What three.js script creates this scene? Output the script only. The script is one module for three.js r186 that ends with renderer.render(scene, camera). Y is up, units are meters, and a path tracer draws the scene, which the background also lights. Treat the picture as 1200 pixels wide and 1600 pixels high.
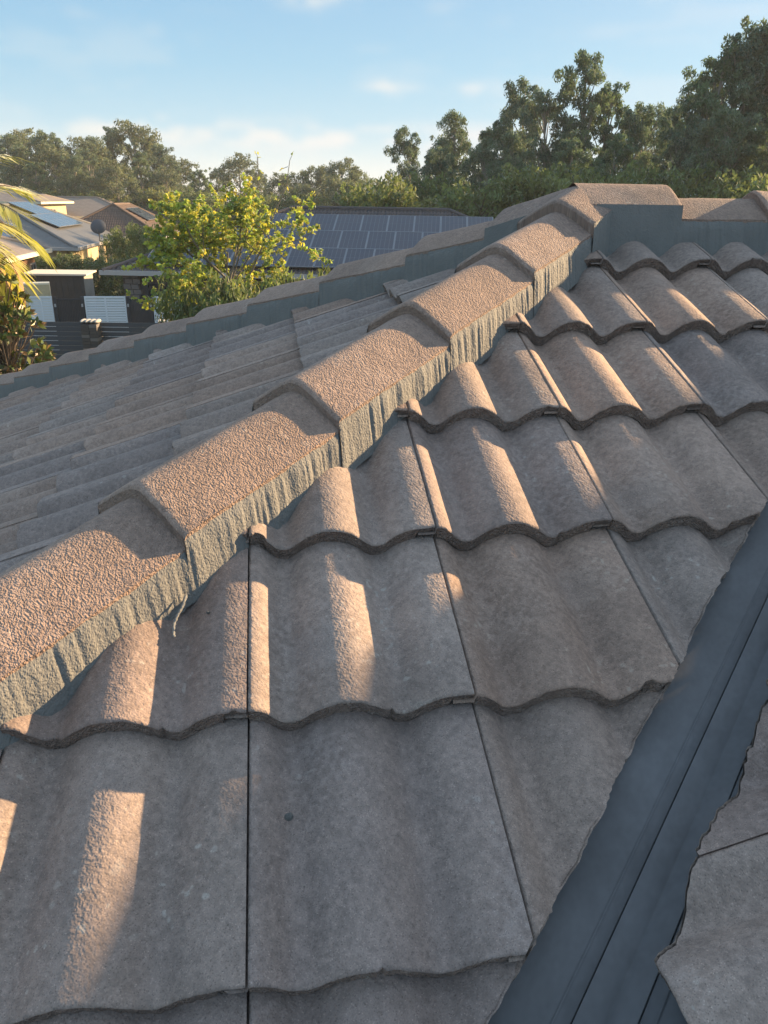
import * as THREE from 'three';
import { mergeGeometries } from 'three/addons/utils/BufferGeometryUtils.js';

// ---------------------------------------------------------------- camera, sky, sun, exposure
const scene = new THREE.Scene();
const EYE = new THREE.Vector3(0.0507, 0.727, 0.5415);
const RIGHT = new THREE.Vector3(0.9903, 0.0143, 0.1381), DOWN = new THREE.Vector3(-0.0388, -0.9265, 0.3744), FWD = new THREE.Vector3(0.1333, -0.3761, -0.9169);
const camera = new THREE.PerspectiveCamera(67.38, 3 / 4, 0.02, 3000);
camera.position.copy(EYE);
camera.quaternion.setFromRotationMatrix(new THREE.Matrix4().makeBasis(RIGHT, DOWN.clone().negate(), FWD.clone().negate()));
scene.add(camera);

const renderer = new THREE.WebGLRenderer({ antialias: true });
renderer.toneMapping = THREE.LinearToneMapping;
renderer.toneMappingExposure = 3.2;
renderer.shadowMap.enabled = true;

const SUN = new THREE.Vector3(1, 0.335, -0.46).normalize();
const sun = new THREE.DirectionalLight(new THREE.Color().setRGB(1, 0.68, 0.37), 4.8);
sun.name = 'sun';
sun.position.copy(SUN).multiplyScalar(60);
sun.castShadow = true; sun.shadow.radius = 1.6;
Object.assign(sun.shadow.camera, { left: -60, right: 60, top: 60, bottom: -60, near: 1, far: 220 });
sun.shadow.mapSize.set(4096, 4096);
scene.add(sun, sun.target);

// ---------------------------------------------------------------- noise and random
function rng(seed) { let a = seed >>> 0; return () => { a = (a + 0x6D2B79F5) | 0; let t = Math.imul(a ^ (a >>> 15), 1 | a); t = (t + Math.imul(t ^ (t >>> 7), 61 | t)) ^ t; return ((t ^ (t >>> 14)) >>> 0) / 4294967296; }; }
const PERM = new Uint8Array(512), GR = new Float32Array(256);
{ const r = rng(7); const p = [...Array(256).keys()]; for (let i = 255; i > 0; i--) { const j = Math.floor(r() * (i + 1)); [p[i], p[j]] = [p[j], p[i]]; } for (let i = 0; i < 512; i++) PERM[i] = p[i & 255]; for (let i = 0; i < 256; i++) GR[i] = r() * 2 - 1; }
const fade = t => t * t * (3 - 2 * t), lerp = (a, b, t) => a + (b - a) * t, clamp = (x, a, b) => Math.min(b, Math.max(a, x));
const smooth = (a, b, x) => fade(clamp((x - a) / (b - a), 0, 1));
function vn(x, y, per = 256) {               // value noise, periodic
  const xi = Math.floor(x), yi = Math.floor(y), u = fade(x - xi), v = fade(y - yi), m = k => ((k % per) + per) % per;
  const h = (i, j) => GR[PERM[PERM[m(i) & 255] + (m(j) & 255)]];
  return lerp(lerp(h(xi, yi), h(xi + 1, yi), u), lerp(h(xi, yi + 1), h(xi + 1, yi + 1), u), v);
}
const fbm = (x, y, o = 4, per = 256) => { let s = 0, a = 0.5, f = 1; for (let k = 0; k < o; k++) { s += a * vn(x * f + k * 17, y * f + k * 31, per * f); a *= 0.5; f *= 2; } return s; };
const hash = (x, y) => { const h = Math.sin(Math.floor(x) * 127.1 + Math.floor(y) * 311.7) * 43758.5453; return h - Math.floor(h); };
const s2l = c => c <= 0.04045 ? c / 12.92 : Math.pow((c + 0.055) / 1.055, 2.4);
const l2s = c => c <= 0.0031308 ? c * 12.92 : 1.055 * Math.pow(c, 1 / 2.4) - 0.055;

// ---------------------------------------------------------------- sky: clear low-sun evening with thin streaks of cloud
{
  const W = 1024, H = 512, data = new Float32Array(W * H * 4), K = 1 / renderer.toneMappingExposure;
  const stops = [[-90, .30, .28, .24], [-2, .62, .62, .56], [0, .94, .95, .88], [2.2, .78, .87, .88], [4.5, .50, .73, .86], [8, .36, .63, .83], [13, .26, .52, .78], [30, .44, .66, .92], [90, .54, .73, .98]];
  const aS = Math.atan2(SUN.z, SUN.x);
  for (let j = 0; j < H; j++) for (let i = 0; i < W; i++) {
    const el = ((j + .5) / H - .5) * Math.PI, az = ((i + .5) / W - .5) * 2 * Math.PI, e = el * 180 / Math.PI;
    let k = 0; while (k < stops.length - 2 && e > stops[k + 1][0]) k++;
    const A = stops[k], B = stops[k + 1], t = clamp((e - A[0]) / (B[0] - A[0]), 0, 1);
    const c = [1, 2, 3].map(q => lerp(A[q], B[q], t));
    const d = Math.cos(el) * Math.cos(az) * SUN.x + Math.sin(el) * SUN.y + Math.cos(el) * Math.sin(az) * SUN.z, ang = Math.acos(clamp(d, -1, 1)) * 180 / Math.PI;
    const glow = 1.5 * Math.exp(-ang / 9) + 0.55 * Math.exp(-ang / 28);
    if (e > -1) { c[0] += glow * 1.25; c[1] += glow * 1.08; c[2] += glow * .82; }
    // thin cloud: long low streaks
    if (e > 0) {
      const azd = (az + Math.PI / 2) * 180 / Math.PI;            // 0 = straight away from the ridge
      const n = fbm(azd * .11 + 3.1, e * .62 + 9, 5), n2 = fbm(azd * .45, e * 2.8 + 4, 6);
      let m = smooth(.08, .5, n + .45 * n2) * .16;
      const band = Math.exp(-(((e - 3.9 - .35 * fbm(azd * .1, 2, 2)) / .75) ** 2)) * smooth(-16, -9, azd) * (1 - smooth(13, 22, azd));
      m += band * smooth(-.18, .2, n2 + .25 * n) * 1.0;
      const puff = (pa, pe, wa, we, s) => s * Math.exp(-(((azd - pa) / wa) ** 2) - (((e - pe) / we) ** 2)) * smooth(-.45, .2, fbm(azd * .9 + pa, e * 2.6, 4));
      m += puff(8.3, 6.9, 1.6, .34, 1.0) + puff(13.7, 6.8, 1.6, .3, .7) + puff(2.7, 11.4, 1.3, .28, .7) + puff(4.9, 11.9, 1.3, .3, .7);
      m = clamp(m, 0, .95);
      c[0] = lerp(c[0], Math.max(c[0], .95), m); c[1] = lerp(c[1], Math.max(c[1], .94), m); c[2] = lerp(c[2], Math.max(c[2], .88), m);
    }
    const o = (j * W + i) * 4; data[o] = c[0] * K; data[o + 1] = c[1] * K; data[o + 2] = c[2] * K; data[o + 3] = 1;
  }
  const tx = new THREE.DataTexture(data, W, H, THREE.RGBAFormat, THREE.FloatType);
  tx.mapping = THREE.EquirectangularReflectionMapping; tx.magFilter = THREE.LinearFilter; tx.minFilter = THREE.LinearFilter; tx.wrapS = THREE.RepeatWrapping; tx.needsUpdate = true;
  scene.background = tx; scene.environment = tx;
}

// ---------------------------------------------------------------- pixel helpers (photograph is 1200 x 1600)
const ray = (u, v) => new THREE.Vector3().addScaledVector(RIGHT, (u - 600) / 1200).addScaledVector(DOWN, (v - 800) / 1200).add(FWD).normalize();
const atDist = (u, v, d) => { const r = ray(u, v), t = d / Math.hypot(r.x, r.z); return EYE.clone().addScaledVector(r, t); };
const atY = (u, v, y) => { const r = ray(u, v); return EYE.clone().addScaledVector(r, (y - EYE.y) / r.y); };
const GROUND = EYE.y - 5.0;

// ---------------------------------------------------------------- textures
function tex(n, fn, size, srgb) {            // fn(u, v in 0..1) -> [r, g, b] ; covers size metres
  const d = new Uint8Array(n * n * 4);
  for (let j = 0; j < n; j++) for (let i = 0; i < n; i++) { const c = fn(i / n, j / n), o = (j * n + i) * 4; for (let k = 0; k < 3; k++) d[o + k] = clamp(Math.round(c[k] * 255), 0, 255); d[o + 3] = 255; }
  const t = new THREE.DataTexture(d, n, n); t.wrapS = t.wrapT = THREE.RepeatWrapping; t.magFilter = THREE.LinearFilter; t.minFilter = THREE.LinearMipmapLinearFilter; t.generateMipmaps = true;
  if (srgb) t.colorSpace = THREE.SRGBColorSpace; t.repeat.set(1 / size, 1 / size); t.needsUpdate = true; return t;
}
const grey = f => (u, v) => { const g = f(u, v); return [g, g, g]; };
const P = (u, v, f, o = 1) => fbm(u * f, v * f, o, f);
const tileColor = tex(1024, (u, v) => {
  const big = P(u, v, 5, 4), mid = P(u, v, 22, 4), fine = P(u, v, 150, 2), grit = hash(u * 1024, v * 1024);
  const lichen = smooth(.05, .45, P(u + .37, v + .11, 6, 3) + .35 * fine), dark = smooth(.05, .5, P(u + .71, v + .53, 7, 3) + .3 * fine);
  let c = [.71, .66, .625].map((x, k) => x * (1 + .12 * big + .045 * mid * [1, .95, .8][k] + .15 * fine));
  c = c.map((x, k) => lerp(x, [.80, .79, .78][k], lichen * .22));
  c = c.map((x, k) => lerp(x, x * [.76, .76, .78][k], dark * .18));
  const fleck = smooth(.34, .5, P(u + .2, v + .6, 90, 2)) * smooth(.0, .3, P(u + .9, v + .3, 7, 3)); c = c.map((x, k) => lerp(x, [.86, .86, .83][k], fleck * .6));
  if (grit > .975) c = c.map(x => x * .72); else if (grit < .018) c = c.map(x => Math.min(1, x * 1.25));
  c = c.map(x => x * (.93 + .14 * hash(u * 1024 + 7, v * 1024 + 3)));
  return c;
}, .9, true);
const tileBump = tex(1024, grey((u, v) => .5 + .38 * P(u, v, 128, 2) + .2 * P(u, v, 40, 2) + .12 * vn(u * 256, v * 256)), .42);
const capBump = tex(1024, grey((u, v) => { const w = P(u, v, 20, 2) * .016; const a = P(u + w, v + w * .6, 150, 2); return clamp(.5 + .85 * a + .3 * P(u, v, 256, 1), 0, 1); }), .33);
const mortarBump = tex(512, grey((u, v) => clamp(.5 + .6 * P(u, v, 90, 2) + .4 * P(u, v, 30, 2), 0, 1)), .2);
const metalColor = tex(512, (u, v) => { const a = P(u, v, 6, 4), b = P(u, v, 40, 3), c = P(u, v, 120, 1); const k = 1 + .10 * a + .07 * b + .06 * c; return [.80 * k, .80 * k, .80 * k]; }, .8, true);
const groundColor = tex(512, (u, v) => { const a = P(u, v, 6, 5), b = P(u, v, 60, 2); const g = 1 + .5 * a + .3 * b; return [.42 * g, .45 * g, .30 * g]; }, 14, true);
const wallColor = tex(256, (u, v) => { const k = .92 + .12 * P(u, v, 5, 4) + .06 * P(u, v, 60, 1); return [k, k, k]; }, 4, true);

const col = (r, g, b) => new THREE.Color().setRGB(r, g, b);
const mat = (c, o = {}) => new THREE.MeshStandardMaterial({ color: c, roughness: .85, side: THREE.DoubleSide, ...o });
const tints = [[.58, .52, .485], [.53, .49, .48], [.62, .53, .475], [.51, .455, .435], [.58, .535, .51], [.61, .505, .44]];
const tileMats = tints.map(t => mat(col(...t), { map: tileColor, bumpMap: tileBump, bumpScale: .0018, roughness: .9 }));
const capMats = [[.61, .505, .435], [.60, .50, .44], [.62, .51, .44]].map(t => mat(col(...t), { map: tileColor, bumpMap: capBump, bumpScale: .0021, roughness: .88 }));
const mortarMat = mat(col(.24, .24, .225), { bumpMap: mortarBump, bumpScale: .0015, roughness: .82, map: wallColor });
const valleyMat = mat(col(.165, .17, .18), { map: metalColor, roughness: .6 });
const cutMat = mat(col(.50, .47, .44), { map: tileColor, bumpMap: tileBump, bumpScale: .003 });
const lipMat = mat(col(.58, .51, .47), { map: tileColor, bumpMap: capBump, bumpScale: .0045, roughness: .95 });
const deckMat = mat(col(.22, .26, .32));

// ---------------------------------------------------------------- geometry helpers
function grid(nu, nv, fn) {                  // fn(i, j) -> [x, y, z, u, v]
  const pos = [], uv = [], idx = [];
  for (let j = 0; j < nv; j++) for (let i = 0; i < nu; i++) { const p = fn(i, j); pos.push(p[0], p[1], p[2]); uv.push(p[3] ?? 0, p[4] ?? 0); }
  const same = (a, b) => Math.abs(pos[a * 3] - pos[b * 3]) + Math.abs(pos[a * 3 + 1] - pos[b * 3 + 1]) + Math.abs(pos[a * 3 + 2] - pos[b * 3 + 2]) < 1e-7;
  const tri = (a, b, c) => { if (!same(a, b) && !same(b, c) && !same(a, c)) idx.push(a, b, c); };
  for (let j = 0; j < nv - 1; j++) for (let i = 0; i < nu - 1; i++) { const a = j * nu + i, b = a + 1, c = a + nu, d = c + 1; tri(a, b, d); tri(a, d, c); }
  const g = new THREE.BufferGeometry();
  g.setAttribute('position', new THREE.Float32BufferAttribute(pos, 3)); g.setAttribute('uv', new THREE.Float32BufferAttribute(uv, 2)); g.setIndex(idx); g.computeVertexNormals(); return g;
}
function polyGeo(list) {                     // flat convex polygons, list of arrays of Vector3, uv in metres
  const pos = [], uv = [], idx = [];
  for (const pts of list) {
    const b = pos.length / 3, e1 = pts[1].clone().sub(pts[0]).normalize(), n = e1.clone().cross(pts[2].clone().sub(pts[0])).normalize(), e2 = n.clone().cross(e1);
    for (const p of pts) { pos.push(p.x, p.y, p.z); const d = p.clone().sub(pts[0]); uv.push(d.dot(e1), d.dot(e2)); }
    for (let k = 1; k < pts.length - 1; k++) idx.push(b, b + k, b + k + 1);
  }
  const g = new THREE.BufferGeometry(); g.setAttribute('position', new THREE.Float32BufferAttribute(pos, 3)); g.setAttribute('uv', new THREE.Float32BufferAttribute(uv, 2)); g.setIndex(idx); g.computeVertexNormals(); return g;
}
function bx(w, h, d, x = 0, y = 0, z = 0, ry = 0) {
  const g = new THREE.BoxGeometry(w, h, d), p = g.attributes.position, n = g.attributes.normal, uv = g.attributes.uv;
  for (let i = 0; i < p.count; i++) { const ax = Math.abs(n.getX(i)), ay = Math.abs(n.getY(i)); uv.setXY(i, ax > .5 ? p.getZ(i) : p.getX(i), ay > .5 ? p.getZ(i) : p.getY(i)); }
  if (ry) g.rotateY(ry); g.translate(x, y, z); return g;
}
function tube(pts, r0, r1, seg = 6) {        // tapered limb through points
  const n = pts.length, ring = [];
  const up = new THREE.Vector3(.31, .2, .93).normalize();
  return grid(seg + 1, n, (i, j) => {
    const d = pts[Math.min(n - 1, j + 1)].clone().sub(pts[Math.max(0, j - 1)]).normalize(), a = d.clone().cross(up).normalize(), b = d.clone().cross(a);
    const r = lerp(r0, r1, j / (n - 1)), t = i / seg * 2 * Math.PI, p = pts[j].clone().addScaledVector(a, Math.cos(t) * r).addScaledVector(b, Math.sin(t) * r);
    return [p.x, p.y, p.z, i / seg, j * .3];
  });
}
const used = {};
const numbered = n => { used[n] = (used[n] || 0) + 1; return used[n] === 1 ? n : n + '_' + String(used[n] - 1).padStart(3, '0'); };
function mesh(name, geo, m, parent) { const o = new THREE.Mesh(Array.isArray(geo) ? (geo.length > 1 ? mergeGeometries(geo) : geo[0]) : geo, m); o.name = name; o.castShadow = o.receiveShadow = true; parent.add(o); return o; }
function tag(o, label, category, group, kind) { o.userData.label = label; o.userData.category = category; if (group) o.userData.group = group; if (kind) o.userData.kind = kind; return o; }
function thing(name, label, category, pos = [0, 0, 0], turn = 0, group) { const g = new THREE.Group(); g.name = numbered(name); g.position.set(...pos); g.rotation.y = turn; tag(g, label, category, group); scene.add(g); return g; }
function solo(name, geo, m, label, category, group) { const o = mesh(numbered(name), geo, m, scene); return tag(o, label, category, group); }
function structure(name, geo, m, label) { const o = mesh(numbered(name), geo, m, scene); o.userData.kind = 'structure'; if (label) o.userData.label = label; return o; }

// ---------------------------------------------------------------- ground
structure('ground', new THREE.PlaneGeometry(3000, 3000).rotateX(-Math.PI / 2).translate(0, GROUND, 0).toNonIndexed(), (() => { const t = groundColor.clone(); t.repeat.set(200, 200); t.needsUpdate = true; return mat(col(.30, .34, .22), { map: t }); })());

// ================================================================ OUR HOUSE: the tiled roof in the foreground
const TH = 22.5 * Math.PI / 180, CT = Math.cos(TH), ST = Math.sin(TH), TT = Math.tan(TH), GA = .312, TW = .300;
const H0 = -.75, V0 = .40, SR = 1.80;                      // hip line x + z = H0, valley line x + z = V0, ridge at slope length SR
const RZ = -SR * CT, RY = SR * ST, AX = H0 - RZ;             // ridge z and height, apex x
const house = thing('tiled_house', 'house under a brown concrete tile hip roof with charcoal pointed hip and metal valley', 'house');
const frameA = { O: [0, 0, 0], ex: [1, 0, 0], es: [0, ST, -CT], en: [0, CT, ST] };
const frameB = { O: [H0, 0, -1.36], ex: [0, 0, 1], es: [CT, ST, 0], en: [-ST, CT, 0] };
const frameC = { O: [V0, 0, -.065], ex: [0, 0, 1], es: [CT, ST, 0], en: [-ST, CT, 0] };

// roll profile across one tile, 0 at the joints
const PK = [[-0.03, 0.0015], [0, 0.0015], [0.01, -0.0009], [0.02, -0.00728], [0.03, -0.01736], [0.038, -0.02632], [0.0445, -0.03192], [0.0585, -0.0336], [0.0645, -0.0308], [0.0725, -0.02408], [0.0835, -0.014], [0.0995, -0.00392], [0.1145, 0.0022], [0.1285, 0.0035], [0.1425, 0.0022], [0.1575, -0.00392], [0.1735, -0.014], [0.1845, -0.02408], [0.1925, -0.0308], [0.1985, -0.0336], [0.2075, -0.0336], [0.2135, -0.0308], [0.2215, -0.02408], [0.2325, -0.014], [0.2485, -0.00392], [0.2635, 0.001], [0.28, 0.0025], [0.3, 0.0015]];
function prof(u) {
  let k = 0; while (k < PK.length - 2 && u > PK[k + 1][0]) k++;
  const p0 = PK[Math.max(0, k - 1)], p1 = PK[k], p2 = PK[k + 1], p3 = PK[Math.min(PK.length - 1, k + 2)], h = p2[0] - p1[0], t = clamp((u - p1[0]) / h, 0, 1);
  const m1 = (p2[1] - p0[1]) / (p2[0] - p0[0]) * h, m2 = (p3[1] - p1[1]) / (p3[0] - p1[0]) * h;
  return (2 * t ** 3 - 3 * t * t + 1) * p1[1] + (t ** 3 - 2 * t * t + t) * m1 + (-2 * t ** 3 + 3 * t * t) * p2[1] + (t ** 3 - t * t) * m2;
}
const UEND = .2972, TILT = .0285, THK = .0272;
function knots(n) { const k = [-.03, -.02, -.0014, 0]; for (let i = 1; i <= n; i++) k.push(UEND * i / n); return k; }
function tileGeo(seed, { lo = null, hi = null, smax = GA + .05, fine = true, cutDown = .0175 } = {}) {
  const r = rng(seed * 7919 + 13), K = knots(fine ? 66 : 34), o1 = r() * 50, o2 = r() * 50;
  const cut = lo || hi, nm = cut ? (fine ? 64 : 26) : (fine ? 22 : 9);
  const S = [0, .0012, .0035, .008]; for (let i = 1; i <= nm; i++) S.push(.008 + (smax - .008) * i / nm);
  const chip = u => .0016 * fbm(u * 70 + o1, o2, 3) - .0075 * smooth(.30, .50, fbm(u * 42 + o2, o1, 2)) ;
  const rag = s => .006 * fbm(s * 9 + o1, o2 + 2, 2) + .006 * fbm(s * 60 + o1, o2 + 5, 4) + .005 * fbm(s * 230, o1, 2);
  const L = s => lo ? lo(s) + rag(s) : -9, Hh = s => hi ? hi(s) + rag(s) : 9;
  // keep only the run of rows with some width
  const ok = S.map(s => Math.min(UEND, Hh(s)) - Math.max(-.03, L(s)) > .004);
  const rows = S.map((s, i) => i).filter(i => ok[i]); if (rows.length < 3) return null;
  const bow = u => .0012 * fbm(u * 9 + o2, o1, 2);
  const dn = [.0032, .0012, .0003, 0];
  const top = (u, i) => { const s = S[i]; return prof(Math.max(u, 0)) - (u < -.0007 ? .0145 : 0) - TILT * s / GA + bow(u) + .0007 * fbm(u * 25 + o1, s * 25 + o2, 2) - (i < 4 ? dn[i] : 0); };
  const sf = (u, i) => S[i] + (i < 5 ? Math.max(-.002, -chip(u)) * (1 - i / 5) : 0);
  const cl = (u, s) => clamp(u, Math.max(-.03, L(s)), Math.min(UEND, Hh(s)));
  const g = [grid(K.length, rows.length, (i, jj) => { const j = rows[jj], u = cl(K[i], S[j]), s = sf(u, j); return [u, s, top(u, j), u + o1, s + o2]; })];
  const lipG = [];
  if (ok[0]) {   // front lip
    const th = u => u < -.0007 ? .011 : (u > .268 ? .0125 : THK);
    lipG.push(grid(K.length, 7, (i, j) => { const u = cl(K[i], 0), bk = u < -.0007 ? .012 : 0, z1 = top(u, 0), z0 = top(u, 3) - th(u), t = j / 6, s = bk + sf(u, 0) + .0035 * (1 - t) * .6 + .0026 * fbm(u * 170 + o2, t * 4 + o1, 3) * (j < 6 ? 1 : 0); return [u, s, lerp(z0, z1, t), u + o2, t * .026 + o1]; }));
    lipG.push(grid(K.length, 2, (i, j) => { const u = cl(K[i], 0); return [u, j ? .003 : .05, top(u, 3) - th(u) - (j ? 0 : .003), u, j * .05]; }));
  }
  const side = (ue, drop) => grid(rows.length, 4, (i, j) => { const q = rows[i], s = S[q], u = ue(s), w = j / 3; return [u + (cut ? .003 * fbm(s * 160 + o2, w * 5, 2) * Math.sin(w * 3.1) - .004 * w : 0), s, top(u, q) - drop * (1 - w), s + o1, w * drop]; });
  const cutG = [];
  (hi ? cutG : g).push(side(s => Math.min(UEND, Hh(s)), hi ? cutDown : .0118));
  if (lo) cutG.push(side(s => Math.max(-.03, L(s)), cutDown));
  const out = mergeGeometries(g); if (cutG.length) out.userData.cut = cutG.length > 1 ? mergeGeometries(cutG) : cutG[0];
  if (lipG.length) out.userData.lip = mergeGeometries(lipG);
  return out;
}
const fineSet = [1, 2, 3, 4, 5].map(s => tileGeo(s)), coarseSet = [11, 12, 13, 14].map(s => tileGeo(s, { fine: false }));
const rt = rng(99);
function placeTile(fr, i, j, geo, s0 = 0) {
  const m = mesh('roof_tile', geo, tileMats[Math.floor(rt() * tileMats.length)], house), [O, ex, es, en] = ['O', 'ex', 'es', 'en'].map(k => new THREE.Vector3(...fr[k]));
  m.quaternion.setFromRotationMatrix(new THREE.Matrix4().makeBasis(ex, es, en));
  if (geo.userData.cut) mesh('cut_edge', geo.userData.cut, cutMat, m);
  if (geo.userData.lip) mesh('front_edge', geo.userData.lip, lipMat, m);
  m.position.copy(O).addScaledVector(ex, i * TW + (rt() - .5) * .0012).addScaledVector(es, s0 + j * GA + (rt() - .5) * .004).addScaledVector(en, (rt() - .5) * .0016);
  return m;
}
let seed = 100;
function field(fr, i0, i1, j0, j1, s0, loF, hiF, fine, smaxF) {        // lo / hi limits in plane coordinates X(S)
  for (let j = j0; j <= j1; j++) for (let i = i0; i <= i1; i++) {
    const Sb = s0 + j * GA, sm = Math.min(GA + .05, smaxF ? smaxF(Sb) : 9); if (sm < .03) continue;
    const lo = loF ? s => loF(Sb + s) - i * TW : null, hi = hiF ? s => hiF(Sb + s) - i * TW : null;
    const ends = [0, sm];
    if (lo && ends.every(s => lo(s) > UEND - .004)) continue;
    if (hi && ends.every(s => hi(s) < -.03 + .004)) continue;
    const cl = lo && ends.some(s => lo(s) > -.03), ch = hi && ends.some(s => hi(s) < UEND + .006);
    let geo;
    if (!cl && !ch && sm > GA) geo = (fine ? fineSet : coarseSet)[Math.floor(rt() * (fine ? 5 : 4))];
    else geo = tileGeo(seed++, { lo: cl ? lo : null, hi: ch ? hi : null, smax: sm, fine });
    if (geo) placeTile(fr, i, j, geo, s0);
  }
}
const HC = .10;                                              // tiles stop this far (plan) short of the hip line
const YW = RY, XW = V0 + YW / TT;                           // wing ridge height and position
field(frameA, -4, 8, -2, 5, 0, S => H0 + HC + S * CT, S => (S * ST < YW + .2 ? .287 + S * CT : 9), true, Sb => SR - .045 - Sb);
field(frameB, -11, 12, -4, 5, 0, S => -2.0 * RZ + 0 - 0 && (H0 + S * CT) - (AX - RZ) + HC + 1.36, S => -S * CT + 1.36 - HC, false, Sb => SR - .05 - Sb);
field(frameC, -7, 2, 0, 5, .014, S => (.437 - V0) - S * CT + .065, null, true, Sb => YW / ST - .05 - Sb);

// ---- hip and ridge caps with their pointing
const V = (x, y, z) => new THREE.Vector3(x, y, z);
const HW = .107, KD = .64, RR = .026;
const drop = d => KD * (Math.sqrt(d * d + RR * RR) - RR);
function makeCap(base, dir, perp, len, crest0, crest1, slopeDrop, opt = {}) {
  // base: point on the hip line below the lower (thick) end; dir: unit vector up the hip; perp: horizontal unit vector to the right
  const sd = opt.seed || 1, r = rng(sd * 31 + 5), o1 = r() * 40, o2 = r() * 40, hw0 = opt.hw || HW, n = 41, rows = [0, .002, .006, .014];
  for (let k = 1; k <= 16; k++) rows.push(.014 + (len - .014) * k / 16);
  const hwAt = l => hw0 - .0015 * l / .4, cr = l => lerp(crest0, crest1, l / len), ed = [.007, .003, .0008, 0];
  const at = (l, d, h) => { const p = dir.clone().multiplyScalar(l).addScaledVector(perp, d); return [p.x, p.y + h, p.z]; };
  const hgt = (l, d, j) => cr(l) - drop(d) + .0022 * fbm(l * 14 + o1, d * 14 + o2, 3) - (j < 4 ? ed[j] : 0);
  const dAt = (i, l) => { const t = i / (n - 1) * 2 - 1; return t * hwAt(l); };
  const g = [grid(n, rows.length, (i, j) => { const l = rows[j], d = dAt(i, l) * (1 + .01 * fbm(l * 12 + o2, i * .1, 2)); return [...at(l + (j < 3 ? .002 * fbm(d * 60 + o1, o2, 2) : 0), d, hgt(l, d, j)), d + o1, l + o2]; })];
  const TK = opt.thick || .044;
  g.push(grid(n, 5, (i, j) => { const d = dAt(i, 0), t = j / 4; return [...at(.004 * (1 - t) + .0012 * fbm(d * 120 + o1, t * 3, 2) + .002 * fbm(d * 60 + o1, o2, 2) * t, d * (1 - .0 * t), lerp(hgt(0, d, 3) - TK, hgt(0, d, 0), t)), d + o1, t * TK + o2]; }));
  for (const sgn of [0, n - 1]) g.push(grid(rows.length, 2, (i, j) => { const l = rows[i], d = dAt(sgn, l); return [...at(l, d * (j ? 1 : .985), hgt(l, d, i) - (j ? 0 : .018)), l, j * .02]; }));
  const m = mesh('ridge_cap', g, opt.mat || capMats[Math.floor(r() * capMats.length)], house); m.position.copy(base);
  // pointing on both sides: from the cap's edge down to the tiles, combed by the trowel
  for (const sgn of [1, -1]) {
    const over = (opt.over && opt.over[sgn > 0 ? 0 : 1]) || 0, c = 130, rr = 9, pl = opt.plen || len, q1 = r() * 60;
    const geo = grid(c, rr, (i, j) => {
      const l = pl * i / (c - 1), t = j / (rr - 1), w = hwAt(l), dT = w - over;
      const comb = .0034 * fbm(l * 120 + q1 + 1.3 * (1 - t), sgn * 3 + t * .45, 4) + .003 * fbm(l * 24 + q1, 8 + t * .8, 3) - .0022 * smooth(.28, .42, fbm(l * 70 + q1 + .6 * (1 - t), 3 + t * .3, 2));
      const hT = cr(l) - drop(dT) + .001 + .0035 * fbm(l * 55, q1, 3), bot = -slopeDrop * (w + .008) - .048;
      const knee = cr(l) - drop(w) + .001;
      let d, h;
      if (over) { if (t < .34) { const k = t / .34; d = lerp(dT, w + .004, k); h = lerp(hT, cr(l) - drop(Math.min(d, w)) + .0035, k); } else { const k = (t - .34) / .66; d = w + .004 + .005 * k; h = lerp(knee + .0015, bot, k); } }
      else { d = w - .0015 + .0035 * Math.min(1, t * 6) + .006 * t; h = lerp(hT - .003, bot, t); }
      const p = at(l, sgn * (d + comb * Math.min(1, t * 5) * .9), h); return [...p, l, h];
    });
    const mm = mesh('pointing', geo, mortarMat, m);
    // little end face that closes the thick end
    const w0 = hwAt(0); mm.userData.label = 'charcoal trowelled pointing under the cap edge';
  }
  return m;
}
const hipDir1 = V(1, TT, -1).normalize(), perp1 = V(1, 0, 1).normalize();
const hipPt = a => V(a + H0 / 2, RY + (a - (AX - RZ) / 2) * TT, -a + H0 / 2);
const collars1 = [-.79, -.54, -.29, -.04, .210, .457, .706, .956];
collars1.forEach((a, k) => makeCap(hipPt(a), hipDir1, perp1, .405, .082, .057, .293, { seed: k + 1, plen: .369 }));
// second hip: falls away to the far corner
const hipDir2 = V(1, TT, 1).normalize(), perp2 = V(-1, 0, 1).normalize();        // up the hip; perp to the near side
const hip2Pt = x => V(x, RY + (x - AX) * TT, RZ + (x - AX));
for (let k = 0; k < 12; k++) { const x = .545 - k * .257; makeCap(hip2Pt(x), hipDir2, perp2, .41, .086, .056, .293, { seed: 40 + k, plen: .379 }); }
// ridge to the right: each cap laps over the one nearer the apex
for (let k = 0; k < 3; k++) { const x = 1.05 + k * .367; makeCap(V(x, RY, RZ), V(1, 0, 0), V(0, 0, 1), .42, k ? .080 : .056, .056, TT, { seed: 60 + k, plen: .37 }); }
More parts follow.
